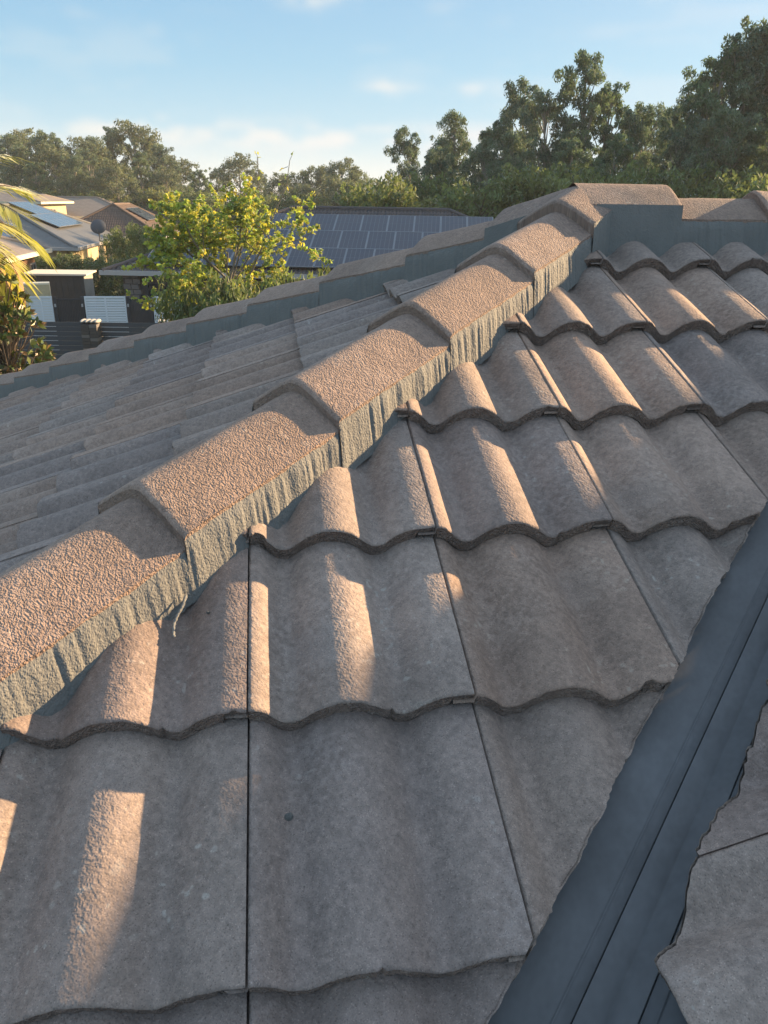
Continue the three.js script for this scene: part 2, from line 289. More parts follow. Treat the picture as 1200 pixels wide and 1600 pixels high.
// apex: one three-legged cap over the meeting of the hips and the ridge
{
  const legs = [[V(-1, -TT, 1).normalize(), .165], [V(-1, -TT, -1).normalize(), .25], [V(1, 0, 0), .245]], gs = [];
  for (const [d0, len] of legs) {
    const pp = V(-d0.z, 0, d0.x).normalize(), n = 41;
    const at = (l, d, h) => { const p = d0.clone().multiplyScalar(l).addScaledVector(pp, d); return [p.x, p.y + h, p.z, d + 3, l + 5]; };
    const hg = (l, d, e = 0) => .090 - drop(d) * .96 - e + .0022 * fbm(l * 14 + d0.x * 9, d * 14 + d0.z * 5, 3);
    const rows = [d0.y < 0 ? -.0001 : -.03]; for (let k = d0.y < 0 ? 1 : 0; k <= 10; k++) rows.push((len - .014) * k / 10); rows.push(len - .006, len - .002, len);
    const E = rows.map((l, i) => [.007, .003, .0008][rows.length - 1 - i] || 0), hw = HW + .003;
    gs.push(grid(n, rows.length, (i, j) => at(rows[j], (i / (n - 1) * 2 - 1) * hw, hg(rows[j], (i / (n - 1) * 2 - 1) * hw, E[j]))));
    gs.push(grid(n, 3, (i, j) => { const d = (i / (n - 1) * 2 - 1) * hw; return at(len - .003 * j / 2, d, hg(len, d, .007) - j * .016); }));
  }
  const m = mesh('apex_cap', gs, capMats[1], house); m.position.set(AX, RY, RZ); m.userData.label = 'three-legged cap where both hips meet the ridge';
  const ps = [];
  for (const [d0, len, sg] of [[legs[0][0], .165, -1], [legs[0][0], .165, 1], [legs[1][0], .25, 1], [legs[1][0], .25, -1], [legs[2][0], .245, 1], [legs[2][0], .245, -1]]) {
    const pp = V(-d0.z, 0, d0.x).normalize();
    ps.push(grid(40, 6, (i, j) => { const l = len * i / 39, t = j / 5, w = HW + .0035, comb = .003 * fbm(l * 95 + sg * 7 + d0.x, t * .3, 3), h = lerp(.090 - drop(w) * .96 + .001, -.414 * w - .06, t), p = d0.clone().multiplyScalar(l).addScaledVector(pp, sg * (w + .005 * t + comb)); return [p.x, p.y + h, p.z, l, h]; }));
  }
  mesh('pointing', ps, mortarMat, m);
}
// wing ridge on the right, out of the frame: it shades the low tiles
for (let k = 0; k < 8; k++) makeCap(V(XW, YW, V0 - XW + .05 + k * .367), V(0, 0, 1), V(-1, 0, 0), .41, .084, .056, TT, { seed: 80 + k });

// ---- valley tray: folded sheet, ribs on its left leg, fold in the middle
{
  const cross = [[-0.34, -0.12], [-0.24, -0.072], [-0.15, -0.069], [-0.0665, -0.068], [-0.065, -0.066], [-0.062, -0.066], [-0.0605, -0.068], [-0.0432, -0.0685], [-0.0425, -0.0745], [-0.0408, -0.0745], [-0.04, -0.0685], [-0.002, -0.0695], [0, -0.071], [0.002, -0.0695], [0.04, -0.0685], [0.0408, -0.0745], [0.0425, -0.0745], [0.0432, -0.0685], [0.0605, -0.068], [0.062, -0.066], [0.065, -0.066], [0.0665, -0.068], [0.15, -0.069], [0.24, -0.072], [0.34, -0.12]];
  // plan offset e along (x + z - V0) ; height of the roof planes at that offset, plus n
  const top = YW / TT + .02, n = 40;
  const geo = grid(cross.length, n, (i, j) => { const [e, nn] = cross[i], l = lerp(-1.1, top, j / (n - 1)), q = (V0 - l) , x = l + V0 + e / 2, z = -l + e / 2; const y = Math.max(-z * TT, (x - V0) * TT) + nn / CT; return [x, y, z, e, l * 1.47]; });
  mesh('valley_flashing', geo, valleyMat, house).userData.label = 'dark folded metal valley tray between the cut tiles';
}
// ---- deck under the tiles, and the rest of the house below
{
  const ye = -1.77, dn = -.15, ex = H0 + ye / TT, ez = -ye / TT, xr = 9, zb = 2 * RZ - ez;
  const A = V(AX, RY + dn, RZ), A2 = V(xr, RY + dn, RZ), F = V(ex, ye + dn, ez), F2 = V(xr, ye + dn, ez), K1 = V(ex, ye + dn, zb), K2 = V(xr, ye + dn, zb);
  const zw = V0 - XW, w1 = V(XW, YW + dn, zw), w2 = V(XW, YW + dn, ez + 1.5), c1 = V(V0 + ye / TT, ye + dn, ez), c2 = V(V0 + ye / TT, ye + dn, ez + 1.5), d1 = V(2 * XW - V0 - ye / TT, ye + dn, ez), d2 = V(2 * XW - V0 - ye / TT, ye + dn, ez + 1.5), up = .012;
  const lift = p => p.clone().add(V(0, up, 0));
  mesh('roof_deck', polyGeo([[A, F, F2, A2], [A, K1, F], [A2, K2, K1, A], [lift(w1), lift(c1), lift(c2), lift(w2)], [lift(w2), lift(d2), lift(d1), lift(w1)]]), deckMat, house);
  const wm = mat(col(.45, .40, .33), { map: wallColor });
  mesh('wall', [bx(xr - ex - .9, ye - GROUND - .2, .25, (xr + ex) / 2, (ye + GROUND - .2) / 2, ez - .5), bx(xr - ex - .9, ye - GROUND - .2, .25, (xr + ex) / 2, (ye + GROUND - .2) / 2, zb + .5), bx(.25, ye - GROUND - .2, ez - zb - 1.3, ex + .5, (ye + GROUND - .2) / 2, (ez + zb) / 2), bx(.25, ye - GROUND - .2, ez - zb - 1.3, xr - .5, (ye + GROUND - .2) / 2, (ez + zb) / 2)], wm, house);
}
// ================================================================ NEIGHBOURS
const M = {
  cream: mat(col(.62, .50, .30), { map: wallColor }), creamTrim: mat(col(.66, .60, .46)), brick: mat(col(.36, .19, .105), { map: wallColor }), darkBrick: mat(col(.075, .066, .062)), palebrick: mat(col(.16, .145, .135)),
  greyMetal: mat(col(.17, .17, .165), { map: metalColor, roughness: .5 }), brownTile: mat(col(.24, .19, .165), { map: tileColor, roughness: .85 }), darkTile: mat(col(.15, .14, .15), { map: tileColor, roughness: .7 }), tanMetal: mat(col(.34, .28, .23), { map: metalColor, roughness: .6 }),
  gutter: mat(col(.40, .38, .36), { roughness: .5 }), charcoal: mat(col(.028, .032, .04), { roughness: .6 }), slate: mat(col(.055, .062, .075), { roughness: .6 }), white: mat(col(.72, .74, .76), { roughness: .55 }), pane: mat(col(.02, .024, .03), { roughness: .12 }),
  frame: mat(col(.45, .47, .5), { roughness: .4, metalness: .5 }), shed: mat(col(.085, .085, .08), { roughness: .6, map: metalColor }), shedTop: mat(col(.60, .55, .45)), concrete: mat(col(.42, .40, .36), { map: wallColor }),
  panel: new THREE.MeshPhysicalMaterial({ color: col(.06, .08, .12), roughness: .1, clearcoat: 1, clearcoatRoughness: .04 }), panelDull: new THREE.MeshPhysicalMaterial({ color: col(.035, .042, .062), roughness: .34, specularIntensity: .35 }), panelLine: mat(col(.17, .185, .21), { roughness: .4, metalness: .4 }),
};
const tileWave = (a, s) => .022 * Math.sin(a / .15 * 2 * Math.PI) - .0 + .03 * (1 - ((s / .32) % 1));
function roofFace(len, k, p, tiled, dense) {           // local: a along +x, inward -z, up y ; limits a in [s, len - s]
  const nA = tiled ? Math.min(900, Math.ceil(len / .15 * (dense ? 6 : 4))) : 8, rows = [];
  const slope = k / Math.cos(p);
  if (tiled) { for (let s = 0; s < slope - .01; s += .32) rows.push(s, Math.min(slope, s + .3195)); rows.push(slope); } else for (let q = 0; q <= 4; q++) rows.push(slope * q / 4);
  return grid(nA + 1, rows.length, (i, j) => { const s = rows[j], pl = s * Math.cos(p), a = clamp(len * i / nA, pl, len - pl), b = tiled ? tileWave(a, s + .0001) * (s > slope - .02 ? .3 : 1) : 0; return [a, s * Math.sin(p) + b, -pl, a, s]; });
}
function hipHouse(name, label, cx, cz, turn, w, d, eave, pitch, m, opt = {}) {
  const h = thing(name, label, 'house', [cx, GROUND, cz], turn, opt.group), p = pitch * Math.PI / 180, k = Math.min(w, d) / 2, rise = k * Math.tan(p);
  const sides = [[V(-w / 2, eave, d / 2), 0, w], [V(w / 2, eave, d / 2), Math.PI / 2, d], [V(w / 2, eave, -d / 2), Math.PI, w], [V(-w / 2, eave, -d / 2), -Math.PI / 2, d]];
  sides.forEach(([c, r, len], q) => { const f = mesh('roof_face', roofFace(len, k, p, opt.tiled && (q < 2 || opt.allTiled), opt.dense), m.roof, h); f.position.copy(c); f.rotation.y = r; if (opt.tiled) f.userData.kind = 'stuff'; });
  const cap = (a, b) => mesh('ridge_capping', tube([a, a.clone().lerp(b, .5), b], .10, .10, 8), m.cap || m.roof, h);
  const wx = w > d, r1 = V(wx ? -(w - d) / 2 : 0, eave + rise, wx ? 0 : (d - w) / 2), r2 = V(wx ? (w - d) / 2 : 0, eave + rise, wx ? 0 : -(d - w) / 2);
  if (r1.distanceTo(r2) > .1) cap(r1, r2);
  const C4 = sides.map(s => s[0]); cap(C4[0], r1); cap(C4[1], wx ? r2 : r1); cap(C4[2], r2); cap(C4[3], wx ? r1 : r2);
  const o = opt.over ?? .55, H = eave - .06;
  mesh('wall', [bx(w - 2 * o, H, .2, 0, H / 2, d / 2 - o), bx(w - 2 * o, H, .2, 0, H / 2, -d / 2 + o), bx(.2, H, d - 2 * o - .2, w / 2 - o - .1, H / 2, 0), bx(.2, H, d - 2 * o - .2, -w / 2 + o + .1, H / 2, 0)], m.wall, h);
  mesh('soffit', bx(w - .1, .04, d - .1, 0, eave - .08, 0), M.gutter, h);
  for (const [x, z, ww, dd] of [[0, d / 2, w + .2, .12], [0, -d / 2, w + .2, .12], [w / 2 + .04, 0, .12, d - .13], [-w / 2 - .04, 0, .12, d - .13]]) mesh('gutter', bx(ww, .16, dd, x, eave - .04, z), m.gutter || M.gutter, h);
  for (const [side, x, y, ww, hh] of opt.windows || []) {
    const z = (side === 'f' ? d : w) / 2 - o + .1, g = new THREE.Group(); g.name = 'window'; h.add(g); g.rotation.y = side === 'f' ? 0 : Math.PI / 2; g.position.set(side === 'f' ? x : z, y, side === 'f' ? z : -x);
    mesh('pane', bx(ww - .08, hh - .08, .03, 0, 0, .012), M.pane, g);
    mesh('window_frame', [bx(ww, .06, .07, 0, hh / 2, .03), bx(ww, .06, .07, 0, -hh / 2, .03), bx(.06, hh - .06, .07, -ww / 2, 0, .03), bx(.06, hh - .06, .07, ww / 2, 0, .03), bx(.04, hh - .07, .05, 0, 0, .03)], opt.winFrame || M.gutter, g);
  }
  h.userData.geo = undefined; delete h.userData.geo;
  return { h, k, p, eave, w, d, rise };
}
const panelGlass = new THREE.BoxGeometry(.99, .035, 1.60), panelFrame = mergeGeometries([bx(1.02, .045, .03, 0, 0, .80), bx(1.02, .045, .03, 0, 0, -.80), bx(.03, .045, 1.57, .495, 0, 0), bx(.03, .045, 1.57, -.495, 0, 0)]);
const panelCells = mergeGeometries([...[-.33, -.165, 0, .165, .33].map(x => bx(.012, .002, 1.56, x, .0195, 0)), bx(.97, .0025, .014, 0, .0192, 0)]);
const cellLine = mat(col(.085, .10, .13), { roughness: .35 });
function addPanel(hs, side, a, s, gl = M.panel) {                    // a along the eave from its left end, s up the slope to the panel's centre
  const { h, p, eave, w, d } = hs, g = new THREE.Group(); g.name = 'solar_panel'; h.add(g);
  const c = side === 'f' ? V(-w / 2, eave, d / 2) : V(w / 2, eave, d / 2), r = side === 'f' ? 0 : Math.PI / 2;
  const loc = V(a, s * Math.sin(p), -s * Math.cos(p)).applyAxisAngle(V(0, 1, 0), r), nrm = V(0, Math.cos(p), Math.sin(p)).applyAxisAngle(V(0, 1, 0), r);
  g.position.copy(c).add(loc).addScaledVector(nrm, .13); g.quaternion.setFromAxisAngle(V(0, 1, 0), r).multiply(new THREE.Quaternion().setFromAxisAngle(V(1, 0, 0), p));
  mesh('glass', panelGlass, gl, g); mesh('panel_frame', panelFrame, M.panelLine, g); mesh('cell_lines', panelCells, cellLine, g);
}
// ---- solar house across the back, dark tiles
{
  const phi = -.2095, ex = V(Math.cos(phi), 0, -Math.sin(phi)), ez = V(-Math.sin(phi), 0, -Math.cos(phi)), w = 18.2, d = 11.8, E0 = V(-5.93, 0, -29.24), c = E0.clone().addScaledVector(ex, w / 2).addScaledVector(ez, d / 2);
  const hs = hipHouse('solar_house', 'dark tiled house with three rows of solar panels facing the fence', c.x, c.z, phi, w, d, 2.5, 20, { roof: M.darkTile, wall: M.darkBrick }, { tiled: true, dense: true, windows: [['f', -6.9, 1.35, 1.5, 1.5], ['f', -3.4, 1.25, 2.4, 2.0], ['f', .6, 1.4, 1.6, 1.4], ['f', 5, 1.4, 1.8, 1.4]], winFrame: M.charcoal });
  const rows = [[.42 + .8, 1.9, 15], [.42 + 2.42, 3.6, 13], [.42 + 4.04, 5.3, 9]];
  for (const [s, a0, n] of rows) for (let k = 0; k < n; k++) addPanel(hs, 'f', a0 + k * 1.03, s, M.panelDull);
  const pier = mesh('brick_pier', [...Array(7)].flatMap((_, r) => [0, 1].map(q => bx(.27, .17, .2, -w / 2 + .75 + q * .29 + (r % 2 ? .06 : -.02), 1.2 + r * .19, d / 2 - .40))), M.palebrick, hs.h);
}
// ---- metal roofed cream house with pale reflecting panels
{
  const w = 9.4, d = 15, hs = hipHouse('metal_roof_house', 'cream rendered house with grey metal roof and two stepped solar arrays', -9.74 - w / 2, -42.6 - d / 2, 0, w, d, 2.5, 22.5, { roof: M.greyMetal, wall: M.cream, gutter: M.gutter }, { windows: [['r', 5.8, 1.5, 1.1, 1.6], ['r', 3.2, 1.5, .7, 1.6], ['f', 1.5, 1.4, 1.6, 1.3]] });
  for (let k = 0; k < 6; k++) addPanel(hs, 'r', 4.8 + k * 1.03, 2.75);
  for (let k = 0; k < 4; k++) addPanel(hs, 'r', 6.3 + k * 1.03, 4.36);
  for (let k = 0; k < 4; k++) addPanel(hs, 'f', w / 2 - 2.1 + k * 1.03, 1.75);
  const dish = thing('satellite_dish', 'grey satellite dish on the metal roof of the cream house', 'dish', [0, 0, 0]);
  const p = atDist(155, 366, 50); dish.position.copy(p);
  mesh('reflector', new THREE.SphereGeometry(.75, 24, 8, 0, Math.PI * 2, 0, .62).rotateX(Math.PI / 2 - .45).translate(0, .15, -.55), M.slate, dish);
  mesh('mast', [tube([V(0, -.75, 0), V(0, -.3, 0), V(0, .05, -.05)], .03, .03), tube([V(0, -.1, 0), V(0, .12, .3), V(0, .3, .5)], .015, .015)], M.slate, dish);
}
hipHouse('brick_house', 'orange brick house with tan metal roof beside the palm', -14, -31.75, 0, 9, 9.5, 2.8, 20, { roof: M.tanMetal, wall: M.brick, gutter: M.creamTrim }, { windows: [['r', 3.4, 1.6, .8, 1.4]] });
{
  const hs = hipHouse('upper_storey_house', 'cream two storey house under the wood with a small solar array', -22.2, -73, 0, 9, 11, 4.45, 16, { roof: M.tanMetal, wall: M.cream, gutter: M.creamTrim }, { windows: [['r', 0, 3.4, 1.2, 1]] });
  for (let k = 0; k < 4; k++) addPanel(hs, 'r', 4.5 + k * 1.03, 2.5);
}
hipHouse('brown_roof_house', 'low cream house with brown roof in front of the wood', -18.2, -82, 0, 13, 9, 3.2, 20, { roof: M.tanMetal, wall: M.cream, gutter: M.creamTrim });
{
  const w = 7.4, d = 14, hs = hipHouse('brown_tile_house', 'house with brown tiled hip roof and a thin strip of panels', -6.9 - w / 2, -55 - d / 2, 0, w, d, 2.5, 28, { roof: M.brownTile, wall: M.cream }, { tiled: true });
  for (let k = 0; k < 5; k++) addPanel(hs, 'r', 5 + k * 1.03, 2.6);
}
hipHouse('grey_roof_house', 'small grey roofed house behind the brown tiled roof', -13.2, -88, .3, 8, 9, 3.2, 20, { roof: M.greyMetal, wall: M.cream });

// ---- shed, cabinet, white panels and gates, slat fence with brick piers
{
  const c = atY(84, 428, GROUND + 2.3), s = thing('garden_shed', 'dark grey garden shed with pale flat roof sheet', 'shed', [c.x, GROUND, c.z - .8]);
  mesh('wall', bx(2.05, 2.24, 1.6, 0, 1.12, 0), M.shed, s); mesh('roof', bx(2.3, .06, 1.85, 0, 2.28, 0).rotateZ(-.01), M.shedTop, s);
  for (let k = -4; k <= 4; k++) mesh('wall_rib', bx(.03, 2.2, .02, k * .22, 1.1, .81), M.shed, s);
  mesh('side_trim', bx(.02, 2.2, 1.5, 1.036, 1.12, 0), M.concrete, s);
}
{ const c = atDist(58, 450, 29.6), s = thing('meter_cabinet', 'cream cabinet with two doors behind the white panel', 'cabinet', [c.x, GROUND, c.z], .25); const hgt = c.y + .18 - GROUND; mesh('cabinet_body', bx(.82, hgt, .5, 0, hgt / 2, 0), M.creamTrim, s); mesh('door', bx(.38, .5, .02, -.2, hgt - .3, .262), M.cream, s); mesh('door', bx(.38, .5, .02, .2, hgt - .3, .262), M.cream, s); }
const panelSpots = [[46, 80, 'white slatted screen beside the shrub'], [133, 195, 'white slatted screen with centre rail behind the brick pier'], [240, 300, 'white slatted screen half hidden by the yellow tree']];
panelSpots.forEach(([u0, u1, lab]) => {
  const z = -27.4, at = (u, v) => { const r = ray(u, v); return EYE.clone().addScaledVector(r, (z - EYE.z) / r.z); }, a = at(u0, 468), b = at(u1, 468), w = b.x - a.x, top = at((u0 + u1) / 2, 463).y - GROUND;
  const s = thing('slatted_screen', lab, 'screen', [(a.x + b.x) / 2, GROUND, z], 0, 'white screens in the yard');
  mesh('frame', [bx(.05, top, .05, -w / 2, top / 2, 0), bx(.05, top, .05, w / 2, top / 2, 0), bx(.05, top - .1, .055, 0, top / 2, 0), bx(w - .05, .05, .05, 0, top - .025, 0)], M.white, s);
  const sl = mesh('slats', [...Array(22)].map((_, k) => bx(w - .06, (top / 22) - .014, .02, 0, (k + .5) * top / 22, .004)), M.white, s); sl.userData.kind = 'stuff';
});
[[82, 132, 'dark mesh gate between the first two white screens'], [196, 239, 'dark mesh gate between the white screen and the tree']].forEach(([u0, u1, lab]) => {
  const z = -27.4, at = (u, v) => { const r = ray(u, v); return EYE.clone().addScaledVector(r, (z - EYE.z) / r.z); }, a = at(u0, 468), b = at(u1, 468), w = b.x - a.x, top = at((u0 + u1) / 2, 465).y - GROUND;
  const s = thing('yard_gate', lab, 'gate', [(a.x + b.x) / 2, GROUND, z], 0, 'dark gates in the yard');
  mesh('post', bx(.09, top + .05, .09, -w / 2 + .08, top / 2, 0), M.charcoal, s); mesh('post', bx(.09, top + .05, .09, w / 2 - .08, top / 2, 0), M.charcoal, s);
  const br = mesh('bars', [...Array(14)].map((_, k) => bx(.035, top - .1, .02, -w / 2 + .16 + k * (w - .32) / 13, top / 2, 0)), M.charcoal, s); br.userData.kind = 'stuff';
  mesh('rail', bx(w - .26, .05, .03, 0, top - .06, .03), M.charcoal, s); mesh('rail', bx(w - .26, .05, .03, 0, .3, .03), M.charcoal, s);
  mesh('latch', bx(.05, .1, .04, w / 2 - .08, top - .25, .07), M.frame, s); mesh('latch', bx(.05, .1, .04, -w / 2 + .08, top - .25, .07), M.frame, s);
});
{
  const A = atY(40, 503, GROUND + 1.8), B = atY(300, 506, GROUND + 1.8), L = A.distanceTo(B), dir = B.clone().sub(A).normalize(), turn = -Math.atan2(dir.z, dir.x);
  const f = thing('slat_fence', 'charcoal horizontal slat fence between the brick piers', 'fence', [A.x, GROUND, A.z], turn);
  for (let k = 0; k < 14; k++) mesh('slat', bx(L + 3, .116, .02, L / 2 - 1, .10 + k * .127, 0), M.slate, f);
  for (let k = 0; k < 6; k++) mesh('post', bx(.06, 1.8, .06, -1.4 + k * 1.5, .9, -.045), M.charcoal, f);
  for (const [u, lab] of [[143, 'brick fence pier with pale tile capping beside the dark gate'], [262, 'brick fence pier with pale tile capping near the tree']]) {
    const c = atY(u, 502, GROUND + 1.84), s = thing('brick_pier', lab, 'pier', [c.x, GROUND, c.z + .1], turn, 'brick fence piers');
    for (let r = 0; r < 20; r++) for (let q = 0; q < 2; q++) mesh('brick', bx(.205, .078, .44, (q - .5) * .217 , .045 + r * .09, 0).translate((r % 2 ? .004 : -.004), 0, (r % 2) * .006), (r * 7 + q * 3) % 4 ? M.darkBrick : M.palebrick, s);
    mesh('mortar', bx(.40, 1.8, .40, 0, .9, 0), M.charcoal, s);
    for (let k = 0; k < 4; k++) mesh('cap_tile', new THREE.SphereGeometry(.07, 10, 6).scale(.95, .8, 3.2).translate((k - 1.5) * .128, 1.86, 0), M.concrete, s);
  }
}

// ================================================================ PLANTS
function leafGeo(out, c, a, b, n, color) {              // a bent leaf of four triangles: half length a, half width b, lift n
  const P = out.pos, o = P.length / 3;
  P.push(c.x - a.x, c.y - a.y, c.z - a.z, c.x - b.x + n.x, c.y - b.y + n.y, c.z - b.z + n.z, c.x + b.x + n.x, c.y + b.y + n.y, c.z + b.z + n.z, c.x + a.x, c.y + a.y, c.z + a.z);
  for (let k = 0; k < 4; k++) out.col.push(...color); out.idx.push(o, o + 1, o + 2, o + 1, o + 3, o + 2);
}
function leafMesh(out) { const g = new THREE.BufferGeometry(); g.setAttribute('position', new THREE.Float32BufferAttribute(out.pos, 3)); g.setAttribute('color', new THREE.Float32BufferAttribute(out.col, 3)); g.setIndex(out.idx); g.computeVertexNormals(); return g; }
const newOut = () => ({ pos: [], col: [], idx: [] });
const rdir = r => { const z = r() * 2 - 1, t = r() * 6.283, q = Math.sqrt(1 - z * z); return V(q * Math.cos(t), z, q * Math.sin(t)); };
const leafMat = (o = {}) => new THREE.MeshPhysicalMaterial({ color: 0xffffff, vertexColors: true, roughness: 1, transmission: .45, thickness: 0, side: THREE.DoubleSide, ...o });
const gumLeaf = leafMat(), glossLeaf = leafMat({ roughness: .45, transmission: .2 }), yellowLeaf = leafMat({ transmission: .5 });
const barkPale = mat(col(.26, .235, .20)), barkBrown = mat(col(.12, .09, .065));
function gumGeo(sd, { h = 12, spread = 2.2, base = .3, clumps = 30, leaves = 5200, ll = .17, lw = .055, color = [.075, .095, .045], rc = .75, pointed = 1, bushy = false }) {
  const r = rng(sd * 977 + 3), trunk = [], out = newOut(), lean = V((r() - .5) * .12 * h, 0, (r() - .5) * .12 * h);
  const axis = t => V(lean.x * t * t + .15 * Math.sin(t * 5 + sd), h * t, lean.z * t * t + .15 * Math.cos(t * 4 + sd));
  if (!bushy) trunk.push(tube([0, .15, .3, .5, .7, .9].map(axis), h * .014, h * .004, 7));
  const cs = [];
  for (let k = 0; k < clumps; k++) {
    const t = base + (1 - base) * .96 * Math.pow((k + .6) / clumps, .8), rel = (t - base) / (1 - base);
    const rad = spread * (pointed ? Math.pow(Math.sin(Math.PI * (.12 + .86 * rel)), .8) * (1 - .25 * rel) : Math.sqrt(Math.max(.05, 1 - Math.pow(rel * 1.0, 3)))) * Math.sqrt(.15 + .85 * r()), az = k * 2.4 + r() * 1.3;
    const c = axis(Math.min(t, .97)).add(V(Math.cos(az) * rad, (r() - .5) * .3, Math.sin(az) * rad)), s = rc * (.6 + .75 * r()) * (1 - .12 * rel);
    cs.push([c, s * .62]);
    const a0 = axis(Math.max(bushy ? 0 : .12, t - .12 - .08 * r())); trunk.push(tube([a0, a0.clone().lerp(c, .5).add(V(0, .15 * s, 0)), c], h * .0045, h * .0012, 5));
    for (let q = 0; q < 4; q++) { const dv = rdir(r); if (rel > .8) dv.y = Math.min(dv.y, .35); const c2 = c.clone().addScaledVector(dv, s * (.75 + .6 * r())); trunk.push(tube([c, c.clone().lerp(c2, .5).add(V(0, -.05 * s, 0)), c2], h * .0014, h * .0005, 4)); cs.push([c2, s * (.34 + .3 * r())]); }
  }
  const tot = cs.reduce((a, c) => a + c[1] ** 2, 0);
  for (const [c, s] of cs) {
    const n = Math.round(leaves * s * s / tot), tint = .8 + .45 * r(), warm = r() * .35;
    for (let q = 0; q < n; q++) {
      const dd = rdir(r), rr = s * Math.pow(r(), .45), p = c.clone().add(V(dd.x * rr, dd.y * rr * 1.05 - .18 * s, dd.z * rr));
      const a = rdir(r); a.y = -Math.abs(a.y) * 1.4 - .2; a.normalize(); const b = rdir(r).cross(a).normalize(), k = (.7 + .6 * r()), v = tint * (.72 + .56 * r());
      leafGeo(out, p, a.multiplyScalar(ll * .5 * k), b.multiplyScalar(lw * .5 * k), V((r() - .5) * .02, (r() - .5) * .02, 0), [color[0] * v * (1 + warm), color[1] * v * (1 + warm * .6), color[2] * v]);
    }
  }
  return { trunk: mergeGeometries(trunk), crown: leafMesh(out) };
}
function treeProto(name, g, bark, leaf) { const o = new THREE.Group(); o.name = name; mesh('trunk', g.trunk, bark, o); mesh('crown', g.crown, leaf, o); return o; }
const gums = [1, 2, 3, 4, 5].map(s => treeProto('gum_tree', gumGeo(s, { leaves: 13000, clumps: 22 + s * 2, spread: 1.9 + .2 * (s % 3), rc: .56 + .06 * (s % 4), base: .22 + .05 * (s % 3), ll: .21, lw: .065, color: [[.09, .145, .08], [.083, .135, .083], [.10, .152, .085], [.088, .147, .074], [.10, .15, .09]][s - 1] }), barkPale, gumLeaf));
const broad = [11, 12, 13].map(s => treeProto('broad_tree', gumGeo(s, { h: 10, leaves: 9000, clumps: 34, spread: 2.5, base: .2, rc: .75, pointed: 0, ll: .24, lw: .09, color: [[.105, .14, .072], [.12, .16, .07], [.105, .138, .08]][s - 11] }), barkPale, gumLeaf));
const bushes = [21, 22, 23].map(s => treeProto('understorey_shrub', gumGeo(s, { h: 5, leaves: 5200, clumps: 22, spread: 1.7, base: .06, rc: .62, pointed: 0, bushy: true, ll: .2, lw: .085, color: [[.12, .165, .05], [.09, .13, .04], [.15, .18, .055]][s - 21] }), barkBrown, gumLeaf));
const rp = rng(555);
function plant(proto, unitH, u, v, dist, label, category, group, wide = 1) {
  const top = atDist(u, v, dist), H = top.y - GROUND, o = proto.clone(); o.name = numbered(proto.name); o.position.set(top.x, GROUND, top.z); o.rotation.y = rp() * 6.28;
  const s = H / unitH, sw = Math.max(.7, Math.min(1.25, s)) * wide; o.scale.set(sw, s, sw); scene.add(o); return tag(o, label, category, group);
}
const woodL = 'grey green gum tree in the wood behind the houses', woodC = 'round crowned tree on the skyline behind the solar house', tallR = 'tall dark gum tree standing behind the roof ridge', shrubR = 'dense green shrub at the foot of the tall gum trees', shrubL = 'green shrub at the edge of the wood behind the houses';
[[-60, 215, 98], [-30, 208, 104], [0, 206, 100], [30, 203, 110], [58, 204, 100], [90, 212, 106], [125, 216, 100], [156, 211, 112], [176, 196, 106], [200, 190, 104], [228, 215, 110], [250, 226, 100], [277, 245, 104], [304, 262, 98], [334, 262, 110], [378, 242, 105], [410, 264, 112], [15, 225, 93], [75, 228, 92], [140, 232, 92], [215, 238, 92], [262, 262, 91], [105, 240, 88], [45, 250, 88], [180, 252, 87]].forEach(([u, v, d], k) => plant(k % 3 ? gums[k % 5] : broad[k % 3], k % 3 ? 12 : 10, u, v, d, woodL, 'tree', 'gum trees in the wood behind the houses', 1.25));
[[440, 272, 95], [470, 266, 100], [503, 256, 100], [538, 249, 96], [568, 261, 100], [594, 279, 95], [520, 275, 90], [555, 280, 90], [480, 285, 90]].forEach(([u, v, d], k) => plant(broad[k % 3], 10, u, v, d, woodC, 'tree', 'round crowned trees on the skyline', 1.2));
[[650, 207, 62], [686, 222, 60], [722, 182, 60], [756, 210, 56], [792, 188, 55], [838, 128, 56], [862, 150, 53], [885, 185, 52], [922, 92, 53], [948, 130, 54], [985, 168, 52], [1010, 172, 58], [1045, 168, 64], [1086, 128, 51], [1124, 78, 49], [1156, 42, 48], [1192, 36, 49], [1235, 45, 50], [1285, 55, 50], [1335, 70, 52], [705, 240, 50], [770, 238, 49], [820, 215, 48], [900, 225, 47], [965, 215, 47], [1060, 205, 46], [1110, 190, 45], [1170, 175, 44], [1225, 185, 44]].forEach(([u, v, d], k) => plant(gums[(k * 3 + 1) % 5], 12, u, v - 10, d, ({ 0: 'slim gum tree standing apart at the open end of the tall row', 5: 'tall gum tree with forked crown next to the pointed one', 8: 'gum tree with pointed crown rising behind the roof apex', 12: 'sparse see-through gum tree between the pointed and the tallest gums', 15: 'tallest gum tree of the row behind the ridge' })[k] || tallR, 'tree', 'tall gum trees behind the ridge', k > 19 ? 1.2 : 1.05));
for (let k = 0; k < 24; k++) { const u = 605 + k * 28 + (rp() - .5) * 14; plant(bushes[k % 3], 5, u, 282 - 16 * smooth(640, 900, u) + 18 * (rp() - .5), 40 + rp() * 6, shrubR, 'shrub', 'shrubs below the tall gum trees', 1.15); }
for (let k = 0; k < 22; k++) { const u = -20 + k * 29 + (rp() - .5) * 14; plant(bushes[(k * 2) % 3], 5, u, 300 + 14 * (rp() - .5), 84 + rp() * 6, shrubL, 'shrub', 'shrubs at the edge of the wood', 1.4); }
